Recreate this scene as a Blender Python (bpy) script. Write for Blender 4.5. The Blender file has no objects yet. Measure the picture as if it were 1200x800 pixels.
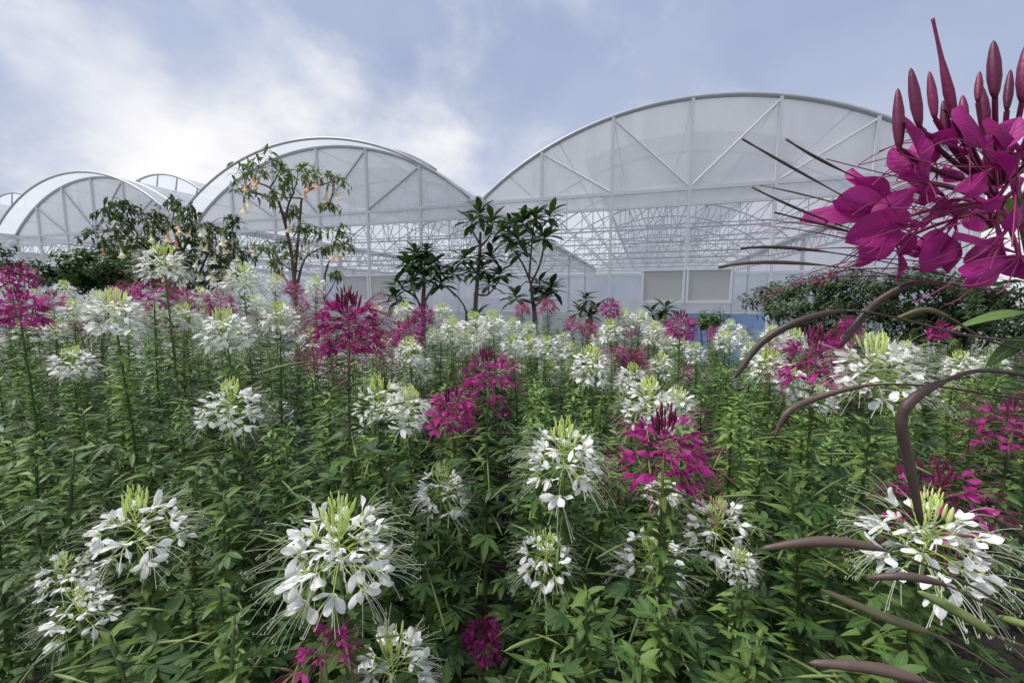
import bpy, math, random
from mathutils import Vector, Matrix
R = math.radians
scene = bpy.context.scene
COL = scene.collection

# ------------------------------------------------------------------ camera
CAM_Z, PITCH, FPX = 1.45, R(6.05), 487.0
cam = bpy.data.cameras.new('camera'); cam.sensor_width = 36; cam.lens = 36 * FPX / 1200
cam.clip_start = 0.02; cam.clip_end = 3000
camo = bpy.data.objects.new('camera', cam); COL.objects.link(camo)
camo.location = (0, 0, CAM_Z); camo.rotation_euler = (R(90) - PITCH, 0, 0)
scene.camera = camo

# ------------------------------------------------------------------ world, sun, exposure
SUN_EL, SUN_AZ = R(60), R(-80)          # azimuth from +Y, negative is to the left
world = bpy.data.worlds.new('World'); scene.world = world; world.use_nodes = True
wt = world.node_tree; wt.nodes.clear()
def wn(t, **k):
    n = wt.nodes.new(t)
    for a, b in k.items(): setattr(n, a, b)
    return n
def wl(a, b): wt.links.new(a, b)
def wmath(op, a, b=None, c=None, clamp=False):
    n = wn('ShaderNodeMath', operation=op); n.use_clamp = clamp
    for i, v in enumerate((a, b, c)):
        if v is None: continue
        if isinstance(v, (int, float)): n.inputs[i].default_value = v
        else: wl(v, n.inputs[i])
    return n.outputs[0]
def wmix(f, a, b):
    n = wn('ShaderNodeMix', data_type='RGBA')
    for i, v in ((0, f), (6, a), (7, b)):
        if isinstance(v, (int, float)): n.inputs[i].default_value = v
        elif isinstance(v, tuple): n.inputs[i].default_value = v
        else: wl(v, n.inputs[i])
    return n.outputs[2]
def wramp(v, lo, hi):
    n = wn('ShaderNodeMapRange', interpolation_type='SMOOTHSTEP')
    wl(v, n.inputs[0]); n.inputs[1].default_value = lo; n.inputs[2].default_value = hi
    return n.outputs[0]
tc = wn('ShaderNodeTexCoord'); sep = wn('ShaderNodeSeparateXYZ'); wl(tc.outputs['Generated'], sep.inputs[0])
sky = wn('ShaderNodeTexSky', sky_type='NISHITA'); sky.sun_disc = False
sky.sun_elevation = SUN_EL; sky.sun_rotation = SUN_AZ; sky.air_density = 1.2; sky.dust_density = 1.5
den = wmath('ADD', wmath('MAXIMUM', sep.outputs[2], 0.0), 0.6)
comb = wn('ShaderNodeCombineXYZ')
wl(wmath('DIVIDE', sep.outputs[0], den), comb.inputs[0]); wl(wmath('DIVIDE', sep.outputs[1], den), comb.inputs[1])
SKY_OFF = (41.0, -13.0, 0.0)
def wnoise(scale, detail, rough, off, dist=0.0):
    m = wn('ShaderNodeMapping'); m.inputs[1].default_value = off; wl(comb.outputs[0], m.inputs[0])
    n = wn('ShaderNodeTexNoise'); n.inputs['Scale'].default_value = scale; n.inputs['Detail'].default_value = detail
    n.inputs['Roughness'].default_value = rough; n.inputs['Distortion'].default_value = dist
    wl(m.outputs[0], n.inputs['Vector']); return n.outputs[0]
# cloud banks: broad cover, billows inside it, and thick grey bellies
cover = wramp(wnoise(1.3, 8, 0.52, SKY_OFF, 0.1), 0.36, 0.58)
bill = wramp(wnoise(2.6, 9, 0.52, (SKY_OFF[0] + 5, SKY_OFF[1] - 2, 0), 0.1), 0.36, 0.60)
belly = wramp(wnoise(1.25, 8, 0.55, (SKY_OFF[0] - 8, SKY_OFF[1] + 4, 0), 0.15), 0.48, 0.58)
blue = wmix(0.6, sky.outputs[0], (2.3, 3.3, 5.6, 1))
haze_c = wmix(wramp(sep.outputs[2], 0.05, 0.75), (5.3, 5.6, 6.7, 1), blue)
grey = (2.8, 3.5, 5.2, 1); white = (8.8, 8.6, 8.5, 1)
cloudc = wmix(wmath('MULTIPLY', wmath('ADD', wmath('MULTIPLY', bill, 0.8), 0.2), wmath('SUBTRACT', 1.0, wmath('MULTIPLY', belly, 0.85))), grey, white)
skyc = wmix(wmath('ADD', wmath('MULTIPLY', cover, 0.78), 0.14), haze_c, cloudc)
skyc = wmix(wramp(sep.outputs[2], -0.02, 0.0), (1.2, 1.3, 1.1, 1), skyc)
bg = wn('ShaderNodeBackground'); wl(skyc, bg.inputs[0]); bg.inputs[1].default_value = 0.09
wo = wn('ShaderNodeOutputWorld'); wl(bg.outputs[0], wo.inputs[0])

sun = bpy.data.lights.new('sun', 'SUN'); sun.energy = 3.2; sun.angle = R(12); sun.color = (1, 0.97, 0.92)
suno = bpy.data.objects.new('sun', sun); COL.objects.link(suno)
sd = Vector((math.sin(SUN_AZ) * math.cos(SUN_EL), math.cos(SUN_AZ) * math.cos(SUN_EL), math.sin(SUN_EL)))
suno.rotation_euler = (-sd).to_track_quat('-Z', 'Y').to_euler(); suno.location = (0, 0, 30)

vs = scene.view_settings
vs.view_transform = 'Standard'; vs.look = 'None'; vs.exposure = 0.42; vs.gamma = 1.0; vs.use_curve_mapping = False
cy = scene.cycles
cy.use_denoising = True; cy.max_bounces = 8; cy.transparent_max_bounces = 24; cy.diffuse_bounces = 4
cy.transmission_bounces = 6; cy.glossy_bounces = 2; cy.caustics_reflective = False; cy.caustics_refractive = False

# ------------------------------------------------------------------ helpers
def at(px, py, Y):
    u, v = (px - 600) / FPX, (400 - py) / FPX
    d = Vector((u, math.cos(PITCH) + v * math.sin(PITCH), -math.sin(PITCH) + v * math.cos(PITCH)))
    return Vector((0, 0, CAM_Z)) + d * (Y / d.y)

class MB:
    def __init__(s): s.v = []; s.f = []; s.uv = None
    def add(s, vf, M=None):
        n = len(s.v); v, f = vf[0], vf[1]
        s.v += [M @ p for p in v] if M is not None else list(v)
        s.f += [tuple(i + n for i in q) for q in f]
        return s
    def tube(s, pts, rad, sides=5, cap=True):
        pts = [Vector(p) for p in pts]; n0 = len(s.v); k = len(pts)
        if isinstance(rad, (int, float)): rad = [rad] * k
        ref = Vector((0.31, 0.17, 0.93))
        for i, p in enumerate(pts):
            t = (pts[min(i + 1, k - 1)] - pts[max(i - 1, 0)]).normalized()
            a = t.cross(ref)
            if a.length < 0.05: a = t.cross(Vector((1, 0.2, 0)))
            a.normalize(); b = t.cross(a)
            for j in range(sides):
                w = 2 * math.pi * j / sides
                s.v.append(p + (a * math.cos(w) + b * math.sin(w)) * rad[i])
        for i in range(k - 1):
            for j in range(sides):
                j2 = (j + 1) % sides
                s.f.append((n0 + i * sides + j, n0 + i * sides + j2, n0 + (i + 1) * sides + j2, n0 + (i + 1) * sides + j))
        if cap:
            s.f.append(tuple(n0 + j for j in range(sides))[::-1]); s.f.append(tuple(n0 + (k - 1) * sides + j for j in range(sides)))
        return s
    def box(s, c, d):
        n = len(s.v); c = Vector(c); x, y, z = d[0] / 2, d[1] / 2, d[2] / 2
        s.v += [c + Vector(p) for p in ((-x,-y,-z),(x,-y,-z),(x,y,-z),(-x,y,-z),(-x,-y,z),(x,-y,z),(x,y,z),(-x,y,z))]
        s.f += [tuple(n + i for i in q) for q in ((3,2,1,0),(4,5,6,7),(0,1,5,4),(1,2,6,5),(2,3,7,6),(3,0,4,7))]
        return s
    def mesh(s, name, m, smooth=True):
        me = bpy.data.meshes.new(name); me.from_pydata(s.v, [], s.f)
        if smooth: me.polygons.foreach_set('use_smooth', [True] * len(me.polygons))
        if s.uv is not None and len(s.uv) == len(s.v):
            a = me.attributes.new('luv', 'FLOAT_VECTOR', 'POINT')
            a.data.foreach_set('vector', [c for t in s.uv for c in (t[0], t[1], 0.0)])
        me.materials.append(m); me.update(); return me

def link(name, me, parent=None, M=None, kind=None):
    o = bpy.data.objects.new(name, me); COL.objects.link(o)
    if parent is not None: o.parent = parent
    if M is not None: o.matrix_basis = M
    if kind: o['kind'] = kind
    return o
def tag(o, label, cat, group=None):
    o['label'] = label; o['category'] = cat
    if group: o['group'] = group
    return o
def thing(name, loc, label, cat, group=None, rz=0):
    o = bpy.data.objects.new(name, None); COL.objects.link(o); o.empty_display_size = 0.1
    o.location = loc; o.rotation_euler = (0, 0, rz); return tag(o, label, cat, group)
T = Matrix.Translation
def RZ(a): return Matrix.Rotation(a, 4, 'Z')
def RY(a): return Matrix.Rotation(a, 4, 'Y')
def RX(a): return Matrix.Rotation(a, 4, 'X')
def SC(a, b=None, c=None): return Matrix.Diagonal((a, a if b is None else b, a if c is None else c, 1))

# ------------------------------------------------------------------ materials
def mat(name):
    m = bpy.data.materials.new(name); m.use_nodes = True; nt = m.node_tree; nt.nodes.clear()
    out = nt.nodes.new('ShaderNodeOutputMaterial'); return m, nt, out
def node(nt, t, ins=None, **k):
    n = nt.nodes.new(t)
    for a, b in k.items(): setattr(n, a, b)
    for a, b in (ins or {}).items():
        if hasattr(b, 'is_output') or isinstance(b, bpy.types.NodeSocket): nt.links.new(b, n.inputs[a])
        else: n.inputs[a].default_value = b
    return n
def c4(c): return (c[0], c[1], c[2], 1)
def leafy(name, c0, c1, rough=0.45, trans=0.3, scale=9.0, veins=False, spec=0.4, tcol=None, vstr=0.45):
    """Leaf, petal or stem: colour varies per object and by noise; part of the light comes through."""
    m, nt, out = mat(name)
    oi = node(nt, 'ShaderNodeObjectInfo'); geo = node(nt, 'ShaderNodeNewGeometry')
    no = node(nt, 'ShaderNodeTexNoise', {'Vector': geo.outputs['Position'], 'Scale': scale, 'Detail': 3.0})
    f = node(nt, 'ShaderNodeMath', {0: no.outputs[0], 1: oi.outputs['Random']}, operation='ADD')
    f2 = node(nt, 'ShaderNodeMapRange', {0: f.outputs[0], 1: 0.45, 2: 1.55})
    mx = node(nt, 'ShaderNodeMix', {0: f2.outputs[0], 6: c4(c0), 7: c4(c1)}, data_type='RGBA'); col = mx.outputs[2]
    bump = None
    if veins:
        at_ = node(nt, 'ShaderNodeAttribute', attribute_name='luv'); s = node(nt, 'ShaderNodeSeparateXYZ', {0: at_.outputs['Vector']})
        au = node(nt, 'ShaderNodeMath', {0: s.outputs[0]}, operation='ABSOLUTE')
        rib = node(nt, 'ShaderNodeMapRange', {0: au.outputs[0], 1: 0.02, 2: 0.12, 3: 1.0, 4: 0.0})
        ph = node(nt, 'ShaderNodeMath', {0: au.outputs[0], 1: -0.22, 2: s.outputs[1]}, operation='MULTIPLY_ADD')
        ph2 = node(nt, 'ShaderNodeMath', {0: ph.outputs[0], 1: 50.0}, operation='MULTIPLY')
        sn = node(nt, 'ShaderNodeMath', {0: ph2.outputs[0]}, operation='SINE')
        vv = node(nt, 'ShaderNodeMapRange', {0: sn.outputs[0], 1: 0.72, 2: 1.0, 3: 0.0, 4: 0.5})
        vm = node(nt, 'ShaderNodeMath', {0: rib.outputs[0], 1: vv.outputs[0]}, operation='MAXIMUM')
        vf = node(nt, 'ShaderNodeMath', {0: vm.outputs[0], 1: vstr}, operation='MULTIPLY')
        mx2 = node(nt, 'ShaderNodeMix', {0: vf.outputs[0], 6: col, 7: c4([min(1, x * 2.2 + 0.02) for x in c1])}, data_type='RGBA'); col = mx2.outputs[2]
        bump = node(nt, 'ShaderNodeBump', {'Strength': 0.35, 'Distance': 0.002, 'Height': vm.outputs[0]})
    if name.endswith('_pod') or name.endswith('_bud') or name.endswith('stem'):
        nb_ = node(nt, 'ShaderNodeTexNoise', {'Vector': geo.outputs['Position'], 'Scale': 420.0, 'Detail': 3.0})
        bump = node(nt, 'ShaderNodeBump', {'Strength': 0.22, 'Distance': 0.0012, 'Height': nb_.outputs[0]})
    p = node(nt, 'ShaderNodeBsdfPrincipled', {'Base Color': col, 'Roughness': rough, 'Specular IOR Level': spec})
    if bump: nt.links.new(bump.outputs[0], p.inputs['Normal'])
    tr = node(nt, 'ShaderNodeBsdfTranslucent', {'Color': col if tcol is None else c4(tcol)})
    ms = node(nt, 'ShaderNodeMixShader', {0: trans, 1: p.outputs[0], 2: tr.outputs[0]})
    nt.links.new(ms.outputs[0], out.inputs[0]); return m
def paint(name, col, rough=0.5, metal=0.0, var=0.12, scale=3.0, bump=0.0):
    m, nt, out = mat(name)
    g = node(nt, 'ShaderNodeNewGeometry'); no = node(nt, 'ShaderNodeTexNoise', {'Vector': g.outputs['Position'], 'Scale': scale, 'Detail': 6.0, 'Roughness': 0.65})
    mx = node(nt, 'ShaderNodeMix', {0: no.outputs[0], 6: c4([c * (1 - var) for c in col]), 7: c4([min(1, c * (1 + var)) for c in col])}, data_type='RGBA')
    p = node(nt, 'ShaderNodeBsdfPrincipled', {'Base Color': mx.outputs[2], 'Roughness': rough, 'Metallic': metal})
    if bump:
        b = node(nt, 'ShaderNodeBump', {'Strength': bump, 'Height': no.outputs[0], 'Distance': 0.02}); nt.links.new(b.outputs[0], p.inputs['Normal'])
    nt.links.new(p.outputs[0], out.inputs[0]); return m
def film(name, col, opac, trans=0.5, streak=0.12):
    """Greenhouse plastic: part clear, part milky, with faint dust streaks."""
    m, nt, out = mat(name)
    g = node(nt, 'ShaderNodeTexCoord'); mp = node(nt, 'ShaderNodeMapping', {0: g.outputs['Object'], 3: (1.3, 1.3, 0.25)})
    no = node(nt, 'ShaderNodeTexNoise', {'Vector': mp.outputs[0], 'Scale': 1.6, 'Detail': 5.0, 'Roughness': 0.6})
    op = node(nt, 'ShaderNodeMapRange', {0: no.outputs[0], 1: 0.3, 2: 0.7, 3: max(0, opac - streak), 4: min(1, opac + streak)})
    d = node(nt, 'ShaderNodeBsdfPrincipled', {'Base Color': c4(col), 'Roughness': 0.35, 'Specular IOR Level': 0.3})
    t = node(nt, 'ShaderNodeBsdfTranslucent', {'Color': c4(col)})
    a = node(nt, 'ShaderNodeMixShader', {0: trans, 1: d.outputs[0], 2: t.outputs[0]})
    tp = node(nt, 'ShaderNodeBsdfTransparent')
    ms = node(nt, 'ShaderNodeMixShader', {0: op.outputs[0], 1: tp.outputs[0], 2: a.outputs[0]})
    nt.links.new(ms.outputs[0], out.inputs[0]); return m

M_leaf = leafy('cleome_leaf', (0.020, 0.050, 0.015), (0.080, 0.150, 0.040), 0.48, 0.24, 14, True, 0.28)
M_bract = leafy('cleome_bract', (0.044, 0.092, 0.022), (0.135, 0.215, 0.050), 0.48, 0.28, 14, True, 0.28)
M_leaf_far = leafy('cleome_leaf_mass', (0.014, 0.034, 0.010), (0.098, 0.168, 0.050), 0.48, 0.22, 26, False, 0.28)
M_stem = leafy('cleome_stem', (0.07, 0.12, 0.03), (0.12, 0.16, 0.05), 0.5, 0.1)
M_podg = leafy('green_pod', (0.09, 0.14, 0.04), (0.2, 0.26, 0.08), 0.45, 0.12, 25)
M_podb = leafy('brown_pod', (0.055, 0.034, 0.032), (0.11, 0.075, 0.06), 0.5, 0.05, 60)
M_podd = leafy('thin_pod', (0.030, 0.040, 0.016), (0.24, 0.30, 0.10), 0.45, 0.1, 30)
M_podm = leafy('olive_pod', (0.10, 0.10, 0.045), (0.16, 0.15, 0.075), 0.5, 0.08, 60)
PETAL = {'W': leafy('white_petal', (0.84, 0.845, 0.83), (0.90, 0.90, 0.89), 0.55, 0.34, 60, True, 0.25, None, 0.0),
         'M': leafy('magenta_petal', (0.30, 0.010, 0.150), (0.48, 0.040, 0.285), 0.5, 0.38, 45, True, 0.25, None, 0.10),
         'P': leafy('pink_petal', (0.42, 0.08, 0.22), (0.62, 0.24, 0.42), 0.55, 0.38, 60, spec=0.25)}
BUDM = {'W': leafy('lime_bud', (0.64, 0.76, 0.20), (0.86, 0.92, 0.48), 0.5, 0.35, 60),
        'M': leafy('purple_bud', (0.11, 0.010, 0.05), (0.24, 0.025, 0.10), 0.5, 0.15, 60),
        'P': leafy('rose_bud', (0.22, 0.03, 0.09), (0.34, 0.08, 0.17), 0.5, 0.2, 60)}
PEDM = {'W': leafy('lime_pedicel', (0.44, 0.58, 0.08), (0.62, 0.74, 0.18), 0.5, 0.3, 60),
        'M': leafy('wine_pedicel', (0.20, 0.02, 0.07), (0.34, 0.04, 0.14), 0.5, 0.15, 60),
        'P': leafy('rose_pedicel', (0.26, 0.06, 0.12), (0.36, 0.14, 0.2), 0.5, 0.15, 60)}
STAM = {'W': leafy('pale_stamen', (0.52, 0.56, 0.38), (0.75, 0.77, 0.66), 0.5, 0.25, 60),
        'M': leafy('wine_stamen', (0.22, 0.02, 0.09), (0.42, 0.07, 0.2), 0.5, 0.15, 60),
        'P': leafy('rose_stamen', (0.35, 0.12, 0.2), (0.55, 0.3, 0.4), 0.5, 0.15, 60)}
M_frame = paint('galvanised_white_steel', (0.60, 0.62, 0.65), 0.42, 0.0, 0.10, 5)
M_edge = paint('dull_grey_steel', (0.36, 0.38, 0.41), 0.45, 0.2, 0.12, 5)
M_gutter = paint('white_gutter_metal', (0.66, 0.68, 0.71), 0.4, 0.0, 0.08, 4)
M_roof = film('milky_roof_film', (0.72, 0.74, 0.78), 0.86, 0.5, 0.06)
M_gable = film('clear_gable_film', (0.82, 0.83, 0.86), 0.84, 0.5, 0.10)
M_net = film('fine_insect_net', (0.70, 0.73, 0.78), 0.18, 0.5, 0.04)
M_wall = film('pale_blue_wall_film', (0.58, 0.63, 0.71), 0.62, 0.55, 0.12)
M_skirt = film('milky_skirt_sheet', (0.50, 0.54, 0.57), 0.85, 0.4, 0.08)
M_bluesheet = paint('blue_sheet', (0.22, 0.33, 0.56), 0.5, 0, 0.1, 4)
M_shutter = paint('grey_shutter', (0.45, 0.46, 0.46), 0.6, 0, 0.06, 10)
M_soil = paint('dark_soil', (0.030, 0.022, 0.017), 0.95, 0, 0.6, 22, 1.0)
M_pave = paint('pale_gravel', (0.30, 0.30, 0.29), 0.9, 0, 0.25, 30, 0.5)
M_bark = paint('grey_bark', (0.11, 0.10, 0.085), 0.85, 0, 0.35, 18, 0.6)
M_bark2 = paint('brown_bark', (0.10, 0.075, 0.05), 0.85, 0, 0.35, 18, 0.6)
M_frang = leafy('frangipani_leaf', (0.020, 0.048, 0.012), (0.055, 0.110, 0.024), 0.4, 0.2, 5)
M_brug = leafy('angels_trumpet_leaf', (0.055, 0.092, 0.024), (0.145, 0.205, 0.055), 0.5, 0.32, 3)
M_bush = leafy('bush_leaf', (0.025, 0.065, 0.015), (0.06, 0.125, 0.03), 0.45, 0.25, 5)
M_bush2 = leafy('fine_bush_leaf', (0.032, 0.065, 0.02), (0.085, 0.135, 0.045), 0.45, 0.25, 5)
M_trump = leafy('cream_trumpet', (0.72, 0.62, 0.36), (0.82, 0.78, 0.58), 0.55, 0.35, 3)
M_trump2 = leafy('peach_trumpet', (0.66, 0.36, 0.17), (0.78, 0.52, 0.30), 0.55, 0.35, 3)
M_calyx = leafy('trumpet_calyx', (0.14, 0.22, 0.05), (0.22, 0.3, 0.08), 0.5, 0.2, 3)

# ------------------------------------------------------------------ ground
def ground():
    mb = MB(); rnd = random.Random(3); n = 90; S = 9.0
    for j in range(n + 1):
        for i in range(n + 1):
            x = -S + 2 * S * i / n; y = -1.2 + 7.6 * j / n
            mb.v.append(Vector((x, y, 0.0 + rnd.uniform(-0.018, 0.022) + 0.015 * math.sin(x * 7) * math.sin(y * 5))))
    for j in range(n):
        for i in range(n):
            a = j * (n + 1) + i; mb.f.append((a, a + 1, a + n + 2, a + n + 1))
    o = link('flower_bed_soil', mb.mesh('flower_bed_soil', M_soil)); o['kind'] = 'structure'
    g = MB(); g.v = [Vector(p) for p in ((-900, -900, -0.06), (900, -900, -0.06), (900, 900, -0.06), (-900, 900, -0.06))]; g.f = [(0, 1, 2, 3)]
    o = link('ground', g.mesh('ground', M_pave)); o['kind'] = 'structure'
    # clods on the soil, too many to count
    c = MB()
    for k in range(2600):
        y = rnd.uniform(0.3, 4.0); x = rnd.uniform(-1.3, 1.3) * (y + 0.4); s = rnd.uniform(0.006, 0.022)
        p = Vector((x, y, 0.01)); n0 = len(c.v)
        for d in ((1,0,0),(-1,0,0),(0,1,0),(0,-1,0),(0,0,1),(0,0,-1)):
            c.v.append(p + Vector(d) * s * rnd.uniform(0.6, 1.4))
        for q in ((0,2,4),(2,1,4),(1,3,4),(3,0,4),(2,0,5),(1,2,5),(3,1,5),(0,3,5)): c.f.append(tuple(n0 + i for i in q))
    tag(link('soil_clods', c.mesh('soil_clods', M_soil, False), kind='stuff'), 'loose dark brown soil clods lying between the flower stems', 'soil')
ground()

# ------------------------------------------------------------------ greenhouses
BW, GH, RISE, DEPTH, RAIL = 9.6, 3.73, 1.82, 26.0, 1.96
G0 = Vector((-0.815, 10.56, 0)); GANG = -0.3073
def arc(x, lift=0.0):                       # roof height over the gutter at x in 0..BW
    h = BW / 2; r = (h * h + RISE * RISE) / (2 * RISE); d = x - h
    return GH + lift + math.sqrt(max(0, r * r - d * d)) - (r - RISE)
def arc_pts(y, n=24, lift=0.0): return [Vector((BW * i / n, y, arc(BW * i / n, lift))) for i in range(n + 1)]
def sheet(fn, nx, ny):
    mb = MB()
    for j in range(ny + 1):
        for i in range(nx + 1): mb.v.append(Vector(fn(i / nx, j / ny)))
    for j in range(ny):
        for i in range(nx):
            a = j * (nx + 1) + i; mb.f.append((a, a + 1, a + nx + 2, a + nx + 1))
    return mb
SHARED = {}
def shared(key, fn):
    if key not in SHARED: SHARED[key] = fn()
    return SHARED[key]
def greenhouse(s, label, overhang, vent, window, first):
    loc = Vector((G0.x, G0.y, 0)) + Vector((math.cos(GANG), math.sin(GANG), 0)) * (BW * s)
    g = thing('arched_greenhouse', loc, label, 'greenhouse', 'arched greenhouse bays standing side by side', GANG)
    def add(name, mb, m, smooth=False, parent=g): return link(name, mb.mesh(name, m, smooth), parent)
    add('roof_film', sheet(lambda a, b: (BW * a, -overhang + (DEPTH + overhang) * b, arc(BW * a, 0.03)), 32, 8), M_roof, True)
    add('gable_film', sheet(lambda a, b: (BW * a, 0.0, GH - 0.30 + (arc(BW * a) - GH + 0.30) * b), 32, 1), M_gable)
    add('rear_gable_film', sheet(lambda a, b: (BW * a, DEPTH, GH - 0.30 + (arc(BW * a) - GH + 0.30) * b), 32, 1), M_gable)
    add('rear_wall_film', sheet(lambda a, b: (BW * a, DEPTH, 0.0 + (GH - 0.31) * b), 12, 2), M_wall)
    # front arch rim and overhanging rim
    add('arch_rim', MB().tube(arc_pts(-0.04, 32), 0.05, 6), M_edge, True)
    if overhang: add('arch_rim', MB().tube(arc_pts(-overhang, 32, 0.02), 0.035, 6), M_edge, True)
    xs = [BW * k / 6 for k in range(7)]
    # chords, rail and sill of the front
    add('chord', MB().box((BW / 2, -0.05, GH), (BW, 0.07, 0.07)), M_frame)
    add('chord', MB().box((BW / 2, -0.05, GH - 0.32), (BW, 0.07, 0.06)), M_frame)
    add('rail', MB().box((BW / 2, -0.045, RAIL), (BW, 0.06, 0.05)), M_frame)
    # posts, gable diagonals, bay panels
    for k in range(1, 6):
        add('post', MB().box((xs[k], -0.052, (arc(xs[k]) - 0.02) / 2), (0.065, 0.064, arc(xs[k]) - 0.02)), M_frame)
    for a, b in ((1, 2), (2, 3), (4, 3), (5, 4)):
        add('brace', MB().tube([(xs[a], -0.06, arc(xs[a]) - 0.06), (xs[b], -0.06, GH + 0.03)], 0.028, 5), M_edge if overhang else M_frame)
    for k in range(6):
        x0, x1 = xs[k] + 0.035, xs[k + 1] - 0.035
        if k == 0: x0 = 0.1
        if k == 5: x1 = BW - 0.1
        w = x1 - x0; xc = (x0 + x1) / 2
        add('net_panel', sheet(lambda a, b: (x0 + w * a, -0.03, RAIL + 0.03 + (GH - 0.36 - RAIL - 0.03) * b), 2, 2), M_net)
        add('wall_panel', sheet(lambda a, b: (x0 + w * a, -0.03, 1.13 + (RAIL - 0.03 - 1.13) * b), 2, 2), M_wall)
        blue = window and s == 0 and k in (3,)
        add('skirt_panel', sheet(lambda a, b: (x0 + w * a, -0.03, -0.03 + 1.14 * b), 2, 2), M_bluesheet if blue else M_skirt)
    # windows: two grey panels either side of one post
    if window:
        for sgn in (-1, 1):
            wc = xs[window] + sgn * 0.46
            p = add('window', MB().box((wc, -0.075, 1.70), (0.80, 0.02, 0.66)), M_shutter)
            f = MB()
            for zz in (1.355, 2.045): f.box((wc, -0.085, zz), (0.90, 0.05, 0.045))
            for xx in (wc - 0.4225, wc + 0.4225): f.box((xx, -0.083, 1.70), (0.045, 0.048, 0.644))
            link('window_frame', f.mesh('window_frame', M_gutter, False), p)
    # side columns, gutter box and lattice gutter beam
    add('column', MB().box((0, 0.0, (GH - 0.02) / 2), (0.12, 0.12, GH - 0.02)), M_gutter)
    add('gutter', MB().box((0, DEPTH / 2 - 0.3 - overhang / 2, GH + 0.06), (0.34, DEPTH + overhang + 0.2, 0.10)), M_gutter)
    def lattice():
        mb = MB(); n = 40
        for z in (GH - 0.07, GH - 0.55): mb.box((0, DEPTH / 2, z), (0.07, DEPTH - 0.2, 0.06))
        for i in range(n):
            y0 = 0.12 + (DEPTH - 0.24) * i / n; y1 = 0.12 + (DEPTH - 0.24) * (i + 1) / n; ym = (y0 + y1) / 2
            mb.tube([(0, y0, GH - 0.53), (0, ym, GH - 0.09)], 0.016, 4, False); mb.tube([(0, ym, GH - 0.09), (0, y1, GH - 0.53)], 0.016, 4, False)
        return mb.mesh('gutter_truss', M_gutter, False)
    link('gutter_truss', shared('lat', lattice), g)
    if s == 0:
        link('gutter_truss', shared('lat', lattice), g, T((BW, 0, 0)))
        add('gutter', MB().box((BW, DEPTH / 2 - 0.3, GH + 0.06), (0.34, DEPTH + 0.2, 0.10)), M_gutter)
        add('side_wall_film', sheet(lambda a, b: (BW, DEPTH * a, GH * b), 8, 2), M_wall)
        for k in range(7): link('column', shared('col', lambda: MB().box((0, 0, (GH - 0.02) / 2), (0.12, 0.12, GH - 0.02)).mesh('column', M_gutter, False)), g, T((BW, DEPTH * k / 6, 0)))
    if first: add('side_wall_film', sheet(lambda a, b: (0, DEPTH * a, GH * b), 8, 2), M_wall)
    # interior roof trusses
    def truss():
        mb = MB()
        mb.tube(arc_pts(0, 20, -0.04), 0.035, 5, False)
        zl, zu = GH - 0.30, GH + 0.32
        mb.tube([(0.05, 0, zl), (BW - 0.05, 0, zl)], 0.03, 5); xa = 0.42
        mb.tube([(xa, 0, zu), (BW - xa, 0, zu)], 0.024, 5)
        n = 12
        for i in range(1, n):
            x = BW * i / n
            mb.tube([(x, 0, zl), (x, 0, arc(x) - 0.05)], 0.017, 4, False)
            x2 = BW * (i + (1 if i < n / 2 else -1)) / n
            mb.tube([(x, 0, arc(x) - 0.06), (x2, 0, zl)], 0.017, 4, False)
            if 0 < i < n - 1: mb.tube([(x, 0, zl), (BW * (i + 1) / n, 0, zu)], 0.014, 4, False)
        return mb.mesh('roof_truss', M_frame, False)
    for k in range(1, 8):
        y = DEPTH * k / 8
        link('roof_truss', shared('truss', truss), g, T((0, y, 0)))
        if k % 2 == 0 and s != -3:
            link('column', shared('col', lambda: MB().box((0, 0, (GH - 0.02) / 2), (0.12, 0.12, GH - 0.02)).mesh('column', M_gutter, False)), g, T((0, y, 0)))
    for i in (2, 5, 8, 12, 16, 19, 22):
        x = BW * i / 24
        link('purlin', shared('purlin', lambda: MB().tube([(0, 0.0, 0), (0, DEPTH, 0)], 0.02, 5).mesh('purlin', M_frame)), g, T((x, 0, arc(x) - 0.03)))
    # long wind braces under the roof
    for y0 in (1, 3, 5):
        mb = MB(); mb.tube([(0.1, DEPTH * y0 / 8, GH - 0.3), (BW / 2, DEPTH * (y0 + 1) / 8, GH - 0.3), (BW - 0.1, DEPTH * y0 / 8, GH - 0.3)], 0.015, 4)
        add('wind_brace', mb, M_frame)
    # raised ridge vent, its front end open
    if vent:
        y0, hw, lift = 2.0, 2.6, 0.66
        def vz(x): return arc(x) + lift * (0.35 + 0.65 * (1 - ((x - BW / 2) / hw) ** 2))
        v = add('ridge_vent', sheet(lambda a, b: (BW / 2 - hw + 2 * hw * a, y0 + (DEPTH - y0) * b, vz(BW / 2 - hw + 2 * hw * a)), 20, 4), M_roof, True)
        r = MB().tube([(BW / 2 - hw + 2 * hw * i / 20, y0, vz(BW / 2 - hw + 2 * hw * i / 20)) for i in range(21)], 0.04, 5)
        link('vent_rim', r.mesh('vent_rim', M_edge), v)
        for i in range(5):
            x = BW / 2 - hw + 2 * hw * (i + 0.5) / 5
            link('vent_strut', MB().tube([(x, y0, arc(x)), (x + 0.15, y0, vz(x + 0.15))], 0.025, 4).mesh('vent_strut', M_edge), v)
    return g
greenhouse(0, 'tallest looking arched greenhouse with its rim flush with the front and trusses seen through it', 0.0, True, 3, False)
greenhouse(-1, 'arched greenhouse with overhanging roof edge behind the frangipani and the tall angel trumpet tree', 0.6, True, 4, False)
greenhouse(-2, 'smaller looking arched greenhouse behind the wide angel trumpet tree and a dark bush', 0.6, True, 0, False)
greenhouse(-3, 'outermost arched greenhouse at the far end of the row', 0.6, True, 0, True)
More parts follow.
